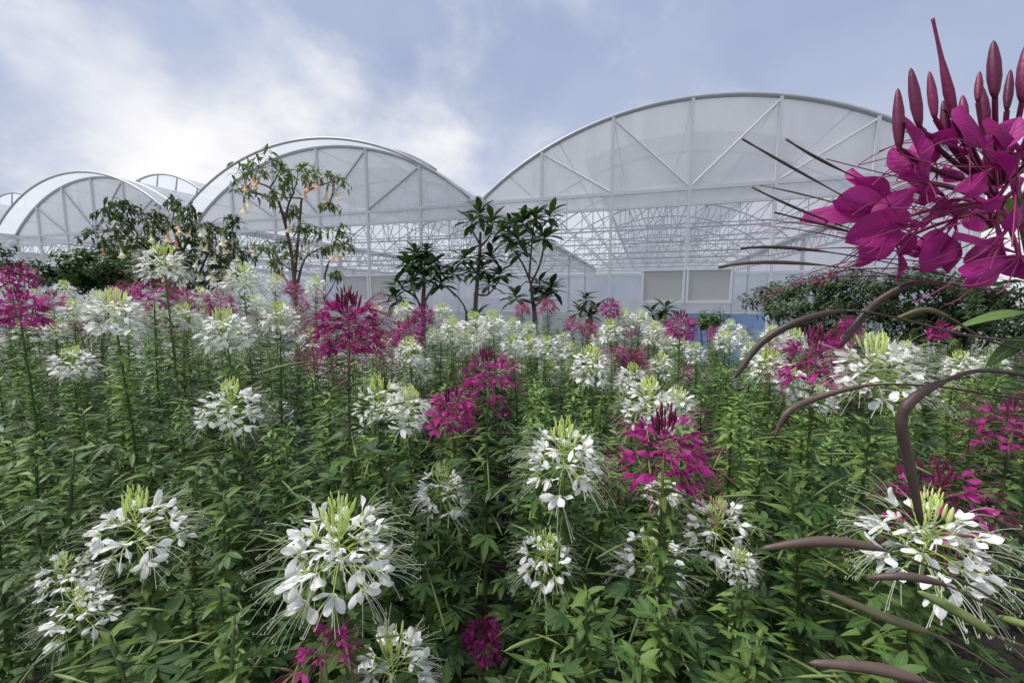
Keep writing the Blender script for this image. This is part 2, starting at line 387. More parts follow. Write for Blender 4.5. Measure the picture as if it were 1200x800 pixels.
def floor_():
    mb = MB(); a = Matrix.Translation((G0.x, G0.y, 0)) @ RZ(GANG)
    mb.v = [a @ Vector(p) for p in ((-3 * BW - 0.3, 0.1, -0.05), (BW + 0.3, 0.1, -0.05), (BW + 0.3, DEPTH, -0.05), (-3 * BW - 0.3, DEPTH, -0.05))]; mb.f = [(0, 1, 2, 3)]
    o = link('greenhouse_floor', mb.mesh('greenhouse_floor', paint('pale_concrete', (0.34, 0.34, 0.33), 0.8, 0, 0.12, 2))); o['kind'] = 'structure'
floor_()

# ------------------------------------------------------------------ leaf and flower pieces (local +X is outward, +Z up)
def blade(L, W, rows, fold=0.25, droop=0.25, wave=0.0, tip=0.75, rnd=random, cols=2, claw=0.0):
    """A leaf or petal blade along +X with a folded midrib and a drooping tip."""
    v, f, uv = [], [], []
    for i in range(rows + 1):
        t = i / rows
        if claw and t < claw: w = W * 0.06
        else:
            tt = (t - claw) / (1 - claw); w = W * 0.5 * (math.sin(math.pi * min(1, tt) ** tip) ** (0.6 if claw else 0.8) if 0 < tt < 1 else (0.22 if claw and tt >= 1 else 0.02))
            if i == 0: w = W * 0.03
        x = L * t * (1 - 0.12 * droop * t); z = -droop * L * 0.6 * t * t
        for j in range(cols + 1):
            u = -1 + 2 * j / cols
            v.append(Vector((x, w * u, z + abs(u) * w * fold + wave * W * math.sin(t * 9 + u * 2.0) * abs(u)))); uv.append((u, t))
    for i in range(rows):
        for j in range(cols):
            a = i * (cols + 1) + j; f.append((a, a + 1, a + cols + 2, a + cols + 1))
    return v, f, uv
def palm(rnd, rows, pet=None, size=1.0, wr=(0.27, 0.36)):
    """A palmate leaf: petiole and five to seven leaflets."""
    pl = pet or rnd.uniform(0.045, 0.085); mb = MB(); mb.uv = []
    mb.tube([(0, 0, 0), (pl * 0.5, 0, pl * 0.10), (pl, 0, pl * 0.08)], [0.0013, 0.0011, 0.001], 3, False)
    mb.uv += [(0.5, 0.5)] * (len(mb.v) - len(mb.uv))
    n = rnd.choice((5, 5, 7)); base = rnd.uniform(0.048, 0.07) * size
    for k in range(n):
        q = (k - (n - 1) / 2) / ((n - 1) / 2)
        L = base * (1 - 0.45 * q * q) * rnd.uniform(0.9, 1.1)
        v, f, uv = blade(L, L * rnd.uniform(*wr), rows, rnd.uniform(0.12, 0.35), rnd.uniform(0.1, 0.5), 0.03, 0.8, rnd)
        mb.add((v, f), T((pl, 0, pl * 0.08)) @ RZ(q * R(88) + rnd.uniform(-0.08, 0.08)) @ RY(rnd.uniform(-0.15, 0.3)) @ RX(rnd.uniform(-0.3, 0.3))); mb.uv += uv
    return mb
def spindle(pts, rmax, sides=6, n=8, taper0=0.25, stalk=None):
    return pts
rv = random.Random(11)
def bract_mb(rnd, rows):
    L = rnd.uniform(0.030, 0.046); v, f, uv = blade(L, L * rnd.uniform(0.27, 0.36), rows, 0.3, rnd.uniform(0.1, 0.6), 0.02, 0.7, rnd)
    mb = MB(); mb.v, mb.f, mb.uv = v, f, uv; return mb
PALM_N = [palm(rv, 6) for _ in range(6)]; PALM_F = [palm(rv, 3, None, 1.0, (0.20, 0.30)) for _ in range(8)]
BR_N = [bract_mb(rv, 5) for _ in range(4)]; BR_F = [bract_mb(rv, 2) for _ in range(4)]
def petal_mb(rnd, rows, cols):
    L = rnd.uniform(0.030, 0.036); v, f, uv = blade(L, rnd.uniform(0.013, 0.017), rows, rnd.uniform(-0.5, 0.5), rnd.uniform(-0.2, 0.9), 0.10, 1.15, rnd, cols, 0.26)
    mb = MB(); mb.v, mb.f, mb.uv = v, f, uv; return mb
PET_N = [petal_mb(rv, 9, 4) for _ in range(6)]; PET_F = [petal_mb(rv, 4, 2) for _ in range(5)]
def bez(p0, p1, p2, n):
    p0, p1, p2 = Vector(p0), Vector(p1), Vector(p2)
    return [p0 * (1 - t) ** 2 + p1 * 2 * t * (1 - t) + p2 * t * t for t in (i / n for i in range(n + 1))]
def bud_mb(rnd, big=1.0, sides=6):
    """Erect bud on a pedicel that leaves the axis outward and bends up."""
    out = rnd.uniform(0.012, 0.034); up = rnd.uniform(0.008, 0.024); L = rnd.uniform(0.020, 0.030) * big
    mb = MB(); mb.tube(bez((0, 0, 0), (out * 0.7, 0, 0.0), (out, 0, up), 4), 0.0008, 3, False)
    d = Vector((rnd.uniform(0.0, 0.35), rnd.uniform(-0.1, 0.1), 1)).normalized(); b = Vector((out, 0, up))
    prof = ((0, 0.3), (0.15, 0.75), (0.4, 1.0), (0.7, 0.85), (0.92, 0.5), (1, 0.12))
    mb.tube([b + d * L * t for t, _ in prof], [0.0024 * big * r for _, r in prof], sides); return mb
BUD_N = [bud_mb(rv, 1.05, 7) for _ in range(6)]; BUD_F = [bud_mb(rv, 1.15, 4) for _ in range(5)]
LP = 0.050
def stamens_mb(rnd, seg, rad):
    mb = MB()
    for k in range(6):
        a = rnd.uniform(-0.55, 0.55); L = rnd.uniform(0.045, 0.072); e = rnd.uniform(-0.9, 0.35)
        d = Vector((math.cos(a), math.sin(a), e)).normalized(); m = d * L * 0.55 + Vector((0, 0, 0.012)); 
        pts = bez((0, 0, 0), m, d * L + Vector((0, 0, rnd.uniform(-0.014, 0.01))), seg); mb.tube(pts, rad, 3, False)
        if seg > 3: mb.tube([pts[-1], pts[-1] + d * 0.002 + Vector((0, 0, 0.003)), pts[-1] + Vector((0, 0, 0.006))], [0.0003, 0.0009, 0.0003], 3)
    return mb
ST_N = [stamens_mb(rv, 5, 0.00042) for _ in range(5)]; ST_F = [stamens_mb(rv, 2, 0.0006) for _ in range(4)]
def pedicel_mb(rad=0.0008):
    mb = MB(); mb.tube(bez((0, 0, 0), (LP * 0.5, 0, 0.006), (LP, 0, 0), 4), rad, 3, False)
    for k in range(4): mb.add(blade(0.009, 0.003, 2, 0.2, 0.3), T((LP, 0, 0)) @ RX(k * math.pi / 2) @ RZ(0.9))
    return mb
PED_N, PED_F = pedicel_mb(), pedicel_mb(0.0011)
def pod_mb(rnd, sides, green=True, k=1.0):
    """Seed pod at the end of a long thin stalk."""
    g = rnd.uniform(0.06, 0.10) * k; L = rnd.uniform(0.035, 0.075) * k; e = rnd.uniform(-0.25, 0.3); dr = rnd.uniform(0.1, 0.8)
    pts = bez((0, 0, 0), (g * 0.8, 0, g * e), (g + L, rnd.uniform(-0.02, 0.02), g * e - dr * L), 12)
    q = g / (g + L); rad = []
    for i in range(13):
        t = i / 12; rad.append(0.0007 if t < q else 0.0007 + 0.0019 * math.sin(math.pi * min(1, (t - q) / (1 - q)) ** 0.8) ** 0.7)
    rad[-1] = 0.0003; return MB().tube(pts, rad, sides, False)
POD_N = [pod_mb(rv, 6) for _ in range(6)]; POD_F = [pod_mb(rv, 3) for _ in range(6)]

def me_list(mbs, name, m): return [b.mesh(name, m) for b in mbs]
ME = {'leaf': me_list(PALM_N, 'leaf', M_leaf), 'bract': me_list(BR_N, 'bract', M_bract), 'seed_pod': me_list(POD_N, 'seed_pod', M_podg)}
for c in 'WMP':
    ME['petal' + c] = me_list(PET_N, 'petal', PETAL[c]); ME['bud' + c] = me_list(BUD_N, 'bud', BUDM[c])
    ME['stamens' + c] = me_list(ST_N, 'stamens', STAM[c]); ME['flower' + c] = [PED_N.mesh('flower', PEDM[c])]

GOLD = 2.39996
def head_elems(rnd, nf, nb, spread=1.0):
    """Flowers: (matrix, [petal (variant, matrix)], stamen variant); buds: (variant, matrix). Origin at the petal ring."""
    fl, bd = [], []
    for i in range(nf):
        t = (i + 0.5) / nf                              # 0 top .. 1 bottom
        phi = i * GOLD + rnd.uniform(-0.3, 0.3); el = R(30) - R(56) * t + rnd.uniform(-0.15, 0.15)
        z = 0.012 - 0.045 * t; s = spread * (0.84 + 0.24 * t) * rnd.uniform(0.88, 1.12)
        Mf = T((0, 0, z)) @ RZ(phi) @ RY(-el) @ SC(s)
        ps = []
        for k in range(4):
            yaw = (-62, -22, 22, 62)[k]; pit = rnd.uniform(-0.35, 0.75) if abs(yaw) < 30 else rnd.uniform(-0.6, 0.5)
            ps.append((rnd.randrange(100), T((LP, 0, 0)) @ RZ(R(yaw + rnd.uniform(-16, 16))) @ RY(-pit - 0.12) @ RX(rnd.uniform(-0.7, 0.7)) @ SC(rnd.uniform(0.82, 1.12))))
        fl.append((Mf, ps, rnd.randrange(100)))
    for i in range(nb):
        t = (i + 0.5) / nb
        bd.append((rnd.randrange(100), T((0, 0, 0.062 - 0.055 * t)) @ RZ(i * GOLD + rnd.uniform(-0.2, 0.2)) @ SC((0.42 + 0.62 * t) * rnd.uniform(0.85, 1.15) * spread)))
    return fl, bd
def stem_curve(h, rnd, bow=0.03):
    a, b = rnd.uniform(-bow, bow), rnd.uniform(-bow, bow)
    return lambda z: Vector((a * math.sin(math.pi * z / h), b * math.sin(math.pi * z / h), z))
def stem_mb(h, cur, top=0.0):
    n = 12; pts = [cur(max(0.0, h * i / n)) for i in range(n + 1)]; pts[0].z = -0.03
    return MB().tube(pts, [0.0075 - 0.0048 * i / n for i in range(n + 1)], 6)
def foliage_elems(h, cur, rnd, dens=1.0, flower=True):
    el = []; z = h - (0.035 if flower else 0.0); k = 0
    while z > max(0.12, h - 0.46):                      # column of simple leaves under the bloom
        el.append(('bract', rnd.randrange(100), T(cur(z)) @ RZ(k * GOLD + rnd.uniform(-0.4, 0.4)) @ RY(-rnd.uniform(-0.2, 0.7)) @ RX(rnd.uniform(-0.4, 0.4)) @ SC(rnd.uniform(0.8, 1.3) * (0.85 if z > h - 0.06 else 1.12))))
        z -= 0.0044 / dens; k += 1
    z = h - (0.22 if flower else 0.05)
    while z > 0.06:
        s = min(1.25, 0.65 + (h - z) * 1.1)
        el.append(('leaf', rnd.randrange(100), T(cur(z)) @ RZ(k * GOLD + rnd.uniform(-0.5, 0.5)) @ RY(-rnd.uniform(-0.25, 0.65)) @ SC(s * rnd.uniform(0.85, 1.15))))
        z -= 0.022 / dens * rnd.uniform(0.8, 1.2); k += 1
    z = h - 0.05
    for i in range(int(20 * dens) if flower else 9):
        el.append(('seed_pod', rnd.randrange(100), T(cur(z)) @ RZ(k * GOLD) @ RY(-rnd.uniform(-0.3, 0.35)) @ SC(rnd.uniform(0.7, 1.2))))
        z -= rnd.uniform(0.010, 0.036); k += 1
    return el
def merge_head(rnd, nf, nb):
    fl, bd = head_elems(rnd, nf, nb); pt, fw, st, bu = MB(), MB(), MB(), MB()
    for Mf, ps, sv in fl:
        fw.add((PED_F.v, PED_F.f), Mf); s = ST_F[sv % len(ST_F)]; st.add((s.v, s.f), Mf @ T((LP, 0, 0)))
        for v, Mp in ps: p = PET_F[v % len(PET_F)]; pt.add((p.v, p.f), Mf @ Mp @ SC(1.12))
    for v, Mb in bd: b = BUD_F[v % len(BUD_F)]; bu.add((b.v, b.f), Mb)
    return pt, fw, st, bu
HEADS = {}
for c in 'WMP':
    HEADS[c] = []
    for k in range(5):
        pt, fw, st, bu = merge_head(random.Random(100 + k * 7 + ord(c)), 34 - 2 * k, 28 + 2 * k)
        HEADS[c].append((pt.mesh('petals', PETAL[c]), fw.mesh('pedicels', PEDM[c]), st.mesh('stamens', STAM[c]), bu.mesh('buds', BUDM[c])))
BINS = {}; RAW = []
def far_body(h, flower, rnd):
    b = min((0.45, 0.6, 0.8, 1.0, 1.2, 1.4, 1.6), key=lambda q: abs(q - h)); key = (b, flower, rnd.randrange(4))
    if key not in BINS:
        r2 = random.Random(hash((b, int(flower), key[2])) & 0xffff); cur = stem_curve(b, r2)
        fo, po, bo = MB(), MB(), MB()
        for kind, v, M_ in foliage_elems(b, cur, r2, 1.35, flower):
            if kind == 'bract': q = BR_F[v % 4]; bo.add((q.v, q.f), M_ @ SC(1.05))
            elif kind == 'leaf': q = PALM_F[v % 8]; fo.add((q.v, q.f), M_)
            else: q = POD_F[v % 6]; po.add((q.v, q.f), M_)
        RAW.append((b, fo, bo)); BINS[key] = (stem_mb(b, cur).mesh('stem', M_stem), fo.mesh('foliage', M_leaf_far), po.mesh('seed_pods', M_podd), bo.mesh('bracts', M_bract))
    return b, BINS[key]

def far_plant(pos, c, rnd, label, group, s=1.0):
    h = pos.z - 0.03
    g = thing('spider_flower_plant', (pos.x, pos.y, 0), label, 'flower', group, rnd.uniform(0, 6.28))
    b, (ms, mf, mp, mb_) = far_body(h, True, rnd); Z = SC(1, 1, h / b)
    link('stem', ms, g, Z); link('foliage', mf, g, Z, 'stuff'); link('seed_pods', mp, g, Z, 'stuff'); link('bracts', mb_, g, Z, 'stuff')
    H = rnd.choice(HEADS[c]); Mh = T((0, 0, pos.z)) @ RX(rnd.uniform(-0.12, 0.12)) @ RY(rnd.uniform(-0.12, 0.12)) @ SC(s)
    for nm, me in zip(('petals', 'pedicels', 'stamens', 'buds'), H): link(nm, me, g, Mh, 'stuff')
    return g
def near_plant(pos, c, rnd, label, group=None, s=1.0, nf=17, nb=30, lean=(0, 0), dens=1.0, fine=1.0):
    h = pos.z - 0.03 * s; base = Vector((pos.x - lean[0] * h, pos.y - lean[1] * h, 0))
    g = thing('spider_flower_plant', base, label, 'flower', group)
    c0 = stem_curve(h, rnd, 0.02); cur = lambda z: c0(z) + Vector((lean[0] * z, lean[1] * z, 0))
    link('stem', stem_mb(h, cur).mesh('stem', M_stem), g)
    for kind, v, M_ in foliage_elems(h, cur, rnd, dens): link(kind, ME[kind][v % len(ME[kind])], g, M_)
    Mh = T(cur(h) + Vector((0, 0, 0.03 * s))) @ RX(rnd.uniform(-0.1, 0.1) - lean[1] * 0.6) @ RY(rnd.uniform(-0.1, 0.1) + lean[0] * 0.6) @ SC(s)
    fl, bd = head_elems(rnd, int(nf * 1.55), nb)
    for Mf, ps, sv in fl:
        f = link('flower', ME['flower' + c][0], g, Mh @ Mf)
        for v, Mp in ps: link('petal', ME['petal' + c][v % 6], f, Mp @ SC(fine))
        link('stamens', ME['stamens' + c][sv % 5], f, T((LP, 0, 0)), 'stuff')
    for v, Mb in bd: link('bud', ME['bud' + c][v % 6], g, Mh @ Mb)
    return g
def leafy_plant(pos, rnd, near, label, group):
    h = pos.z; g = thing('leafy_spider_plant', (pos.x, pos.y, 0), label, 'plant', group, rnd.uniform(0, 6.28))
    if near:
        cur = stem_curve(h, rnd, 0.05); link('stem', stem_mb(h, cur).mesh('stem', M_stem), g)
        for kind, v, M_ in foliage_elems(h, cur, rnd, 0.85, False): link(kind, ME[kind][v % len(ME[kind])], g, M_)
    else:
        b, (ms, mf, mp, mb_) = far_body(h, False, rnd); Z = SC(1, 1, h / b)
        link('stem', ms, g, Z); link('foliage', mf, g, Z, 'stuff'); link('seed_pods', mp, g, Z, 'stuff'); link('bracts', mb_, g, Z, 'stuff')
    return g

# ------------------------------------------------------------------ blooms one can pick out (pixel x, y, width in pixels, colour, label)
K = 83.0
NEAR = [
 (397, 640, 146, 'W', 'largest white spider flower, tall lime buds, above a low magenta bloom', 20, 34, (0.0, 0.0)),
 (460, 778, 108, 'W', 'low white spider flower next to the low magenta bloom, under the largest white one', 16, 28, (0.02, 0.05)),
 (160, 618, 118, 'W', 'wide loose white spider flower above two small white ones, on a leaning leafy stem', 13, 24, (-0.12, 0.0)),
 (75, 672, 66, 'W', 'upper small white spider flower of the pair under the wide loose bloom', 12, 16, (0, 0)),
 (92, 712, 74, 'W', 'lower small white spider flower of the pair under the wide loose bloom', 12, 12, (0, 0)),
 (270, 474, 76, 'W', 'lone white spider flower with upright buds over dark green foliage', 18, 26, (0, 0)),
 (517, 572, 74, 'W', 'white spider flower with long trailing whiskers beside the dark soil gap', 16, 18, (0, 0)),
 (660, 532, 100, 'W', 'full white spider flower with tall lime buds beside the magenta bloom', 19, 32, (0, 0)),
 (640, 652, 82, 'W', 'half hidden white spider flower behind a thick leafy stem', 12, 26, (0, 0)),
 (764, 655, 96, 'W', 'white spider flower on the leafy slope right below the magenta bloom', 16, 26, (0, 0)),
 (840, 614, 86, 'W', 'white spider flower with a smaller white one hanging just below it', 15, 24, (0, 0)),
 (778, 520, 116, 'M', 'big magenta spider flower with dark upright buds in front of white blooms', 17, 34, (0, 0)),
 (1086, 632, 140, 'W', 'large white spider flower under the hanging brown pod and a magenta bloom', 19, 28, (0, 0)),
 (1098, 582, 112, 'M', 'magenta spider flower with open petals just behind a large white bloom', 14, 22, (0, 0)),
 (408, 378, 98, 'M', 'tall deep magenta spider flower on a thick leafy column before grey windows', 44, 40, (0, 0)),
 (444, 470, 72, 'W', 'drooping white spider flower beside another white one with lime buds', 17, 18, (0, 0)),
 (572, 436, 74, 'M', 'magenta spider flower with spiky dark buds in front of the white drift', 16, 30, (0, 0)),
 (760, 472, 78, 'W', 'white spider flower directly behind the big magenta one', 18, 26, (0, 0)),
 (1028, 432, 98, 'W', 'large white spider flower with long whiskers among the curved pods', 20, 34, (0, 0)),
 (955, 418, 86, 'M', 'magenta spider flower between two white ones beside the curved pods', 18, 32, (0, 0)),
 (380, 762, 84, 'M', 'low magenta spider flower in the shade of the largest white bloom', 8, 12, (0, 0)),
 (1188, 494, 84, 'M', 'magenta spider flower past the brown hanging pod', 16, 20, (0, 0)),
]
MID = [
 (478, 478, 60, 'W', 'white spider flower with bright lime buds beside a drooping white one'),
 (530, 478, 62, 'M', 'ragged magenta spider flower just below a taller magenta one'),
 (792, 474, 48, 'W', 'small white spider flower peeping over the big magenta bloom'),
 (565, 745, 52, 'M', 'sparse magenta spider flower low in the dark soil gap'),
 (866, 660, 46, 'W', 'small white spider flower hanging below a larger white one'),
 (776, 574, 46, 'W', 'small white spider flower half hidden under the big magenta bloom'),
 (265, 386, 60, 'W', 'dense white spider flower with a crown of lime buds before the pink row'),
 (134, 366, 66, 'W', 'broad white spider flower among pink blooms before the dark bush'),
 (85, 423, 44, 'W', 'pale flat white spider flower over a sea of dark leaves'),
 (192, 308, 48, 'W', 'tall white spider flower raised against the angel trumpet tree'),
 (285, 327, 42, 'W', 'white spider flower against the bare stems of the angel trumpet tree'),
 (180, 343, 44, 'M', 'round magenta spider flower below the tall white one'),
 (22, 360, 56, 'M', 'wide magenta spider flower before the low bush'),
 (20, 322, 36, 'M', 'dusky magenta spider flower raised above its row against the greenhouse'),
 (692, 427, 54, 'W', 'white spider flower with one lime tuft before the faded pink pair'),
 (797, 380, 40, 'M', 'bright magenta spider flower below the grey window panels'),
 (715, 360, 26, 'M', 'lone rosy spider flower standing over white ones beside a small frangipani'),
]
SMALL = [(105,460,22,'W'),(325,480,34,'W'),(328,372,44,'W'),(322,331,22,'W'),(370,335,28,'W'),(345,337,22,'P'),(352,356,20,'P'),(145,343,28,'P'),(215,351,36,'P'),
 (258,353,34,'P'),(62,352,26,'P'),(8,336,18,'W'),(40,343,22,'W'),(75,338,22,'W'),(86,363,30,'W'),(90,379,22,'M'),(56,371,20,'W'),(66,386,30,'W'),(112,350,22,'W'),
 (215,371,40,'W'),(236,346,22,'W'),(180,366,25,'W'),(240,366,26,'W'),(300,356,25,'W'),(186,379,18,'P'),(306,369,18,'P'),(365,396,30,'W'),(480,386,36,'M'),
 (496,367,28,'M'),(475,366,28,'W'),(480,411,40,'W'),(492,431,36,'W'),(448,402,28,'W'),(518,366,28,'W'),(530,386,36,'W'),(554,380,34,'W'),(578,380,36,'W'),
 (600,384,30,'W'),(545,402,36,'W'),(600,406,34,'W'),(622,404,28,'W'),(640,406,30,'W'),(612,361,21,'P'),(642,358,22,'P'),(671,379,22,'P'),(690,384,22,'P'),
 (645,436,28,'W'),(668,411,25,'W'),(731,374,26,'W'),(716,387,32,'W'),(750,373,26,'W'),(768,391,30,'W'),(740,386,20,'P'),(760,404,18,'P'),(720,413,30,'P'),
 (742,421,32,'P'),(775,427,32,'W'),(740,442,36,'W'),(784,401,24,'W'),(815,413,26,'W'),(806,434,26,'M'),(838,388,18,'M'),(856,386,28,'W'),(850,399,30,'W'),
 (830,441,20,'W'),(902,428,46,'W'),(906,396,36,'W'),(932,397,32,'W'),(926,446,46,'W'),(960,466,40,'W'),(895,466,18,'W'),(976,397,26,'M'),(996,380,26,'M'),
 (1102,386,26,'M'),(1115,413,18,'P'),(1126,426,34,'W'),(1165,424,26,'W'),(1110,456,28,'W'),(1062,411,26,'W'),(1150,446,16,'P'),(1186,411,20,'P'),(1166,451,20,'W'),
 (1190,456,16,'W'),(620,385,22,'W'),(568,396,24,'W'),(508,395,24,'W'),(700,396,20,'W'),(660,396,20,'W'),(800,404,20,'W'),(760,380,20,'W'),(880,412,26,'W'),
 (30,388,24,'W'),(150,395,24,'W'),(270,420,20,'W'),(350,430,22,'W'),(400,450,20,'P'),(415,485,24,'M'),(690,455,20,'W'),(855,450,20,'W'),(1050,470,24,'W'),(585,476,26,'M'),
 (10,375,20,'P'),(120,382,18,'P'),(205,390,16,'P'),(330,392,20,'W'),(440,365,20,'W'),(460,395,22,'P'),(650,420,18,'W'),(870,395,20,'W'),(1010,395,20,'W'),(1080,425,20,'W')]
SHORT = ['largest white bloom', 'low white bloom by the low magenta', 'wide loose white bloom', 'upper of the small white pair', 'lower of the small white pair', 'lone white bloom over dark foliage',
 'long whiskered white bloom', 'full white bloom with tall buds', 'half hidden white bloom', 'white bloom below the big magenta', 'white bloom with another below it', 'big magenta bloom with dark buds',
 'white bloom under the hanging pod', 'magenta bloom behind the large white', 'tall deep magenta bloom', 'drooping white bloom', 'spiky budded magenta bloom', 'white bloom behind the big magenta',
 'white bloom among the curved pods', 'magenta bloom between two white ones', 'low shaded magenta bloom', 'magenta bloom past the hanging pod',
 'lime budded white bloom', 'ragged magenta bloom', 'small white bloom peeping over magenta', 'sparse magenta bloom in the gap', 'small hanging white bloom', 'small white bloom under the big magenta', 'dense lime crowned white bloom',
 'broad white bloom among pink ones', 'pale flat white bloom', 'tall white bloom against the tree', 'white bloom against the bare stems', 'round magenta bloom', 'wide magenta bloom by the bush', 'dusky raised magenta bloom',
 'white bloom with one lime tuft', 'bright magenta bloom below the windows', 'lone rosy bloom by the frangipani']
NAMED = [(e[0], e[1], K / e[2], n) for e, n in zip(NEAR + MID, SHORT)]
rng = random.Random(5)
PLACED = []
NEARER = {(380, 762): 0.50, (75, 672): 0.80, (92, 712): 0.72, (640, 652): 0.80, (565, 745): 0.80, (866, 660): 0.78, (776, 574): 0.95, (460, 778): 0.60}
def dep(px, py, sz): return NEARER.get((px, py), K / sz)
for px, py, sz, c, lab, nf, nb, lean in NEAR:
    d_ = dep(px, py, sz); p = at(px, py, d_); PLACED.append((p, px, py, sz))
    near_plant(p, c, rng, lab, 'spider flowers in the bed', rng.uniform(0.95, 1.05) * d_ * sz / K, nf, nb, lean, 1.0, 0.66 if nf > 30 else 0.84 if c == 'M' else 0.88)
for px, py, sz, c, lab in MID:
    d_ = dep(px, py, sz); p = at(px, py, d_); PLACED.append((p, px, py, sz)); far_plant(p, c, rng, lab, 'spider flowers in the bed', rng.uniform(0.95, 1.05) * d_ * sz / K)
COLN = {'W': 'white', 'M': 'magenta', 'P': 'faded pink'}
def zone(px):
    if px < 300: return 'before the wide angel trumpet tree'
    if px < 465: return 'around the tall magenta bloom'
    if px < 660: return 'below the frangipani trees'
    if px < 870: return 'below the grey window panels'
    return 'before the fine leaved bushes'
for px, py, sz, c in SMALL:
    p = at(px, py, min(5.3, K / sz)); PLACED.append((p, px, py, sz))
    z = zone(px); q = min(NAMED, key=lambda e: math.hypot(e[0] - px, e[1] - py))
    if math.hypot(q[0] - px, q[1] - py) < 55: z = ('just above the ' if q[1] > py + 18 else 'just below the ' if q[1] < py - 18 else 'close to the ') + q[3]
    lab = ' '.join(('small %s spider flower %s' % (COLN[c], z)).split()[:16])
    far_plant(p, c, rng, lab, lab, rng.uniform(0.92, 1.1))

# leafy plants between the blooms
def fillers():
    rnd = random.Random(21); pts = [Vector((p.x, p.y)) for p, *_ in PLACED]; n = 0; tries = 0
    while n < 295 and tries < 16000:
        tries += 1
        Y = 0.5 + 4.9 * rnd.random() ** 1.35; px = rnd.uniform(-60, 1260); x = (px - 600) / FPX * Y
        if Y < 0.62 and abs(px - 600) > 520: continue
        if 540 < px < 620 and Y < 2.7: continue
        if px > 1095 and Y < 1.7: continue
        if any((q - Vector((x, Y))).length < 0.08 + 0.045 * Y for q in pts): continue
        drop = 0.32 + 0.10 * rnd.random() + max(0, 0.9 - Y) * 0.35
        py = 348 + FPX * drop / Y
        for p, hx, hy, sz in PLACED:                     # do not hide a bloom behind
            if abs(hx - px) < sz * 0.6 + 26 / Y and Y < p.y and sz > 30: py = max(py, hy + sz * 0.62)
        z = CAM_Z - (py - 348) / FPX * Y
        if z < 0.3: continue
        pts.append(Vector((x, Y))); n += 1
        near = Y < 1.05
        q = min(NAMED, key=lambda e: ((e[0] - 600) / FPX * e[2] - x) ** 2 + (e[2] - Y) ** 2)
        lab = ('broad leaved stem without bloom beside the ' if near else 'leafy stem without bloom near the ') + q[3]
        if Y > 1.5:
            r_ = min(range(len(PLACED)), key=lambda i: (PLACED[i][0].x - x) ** 2 + (PLACED[i][0].y - Y) ** 2)
            lab = '%s stem without bloom %s, beside a %s bloom' % ('tall leafy' if z > 1.03 else 'short leafy', zone(px), COLN[COLS[r_]])
        lab = ' '.join(lab.split()[:16])
        leafy_plant(Vector((x, Y, z)), rnd, near, lab, lab)
COLS = [e[3] for e in NEAR] + [e[3] for e in MID] + [e[3] for e in SMALL]
fillers()
def leaf_mass():
    # the far part of the bed, where single stems can no longer be told apart
    rnd = random.Random(8); mb = MB(); src = [(b, fo) for b, fo, bo in RAW if 0.9 < b < 1.3]
    for k in range(170):
        Y = rnd.uniform(2.6, 6.0); x = rnd.uniform(-1.3, 1.3) * Y; b, fo = src[rnd.randrange(len(src))]
        h = CAM_Z - 0.30 - 0.02 * Y - rnd.uniform(0, 0.12)
        mb.add((fo.v, fo.f), T((x, Y, 0)) @ RZ(rnd.uniform(0, 6.28)) @ SC(1.15, 1.15, h / b))
    tag(link('distant_leaf_mass', mb.mesh('distant_leaf_mass', M_leaf_far), kind='stuff'), 'mass of narrow green leaves filling the far side of the flower bed', 'foliage')
leaf_mass()

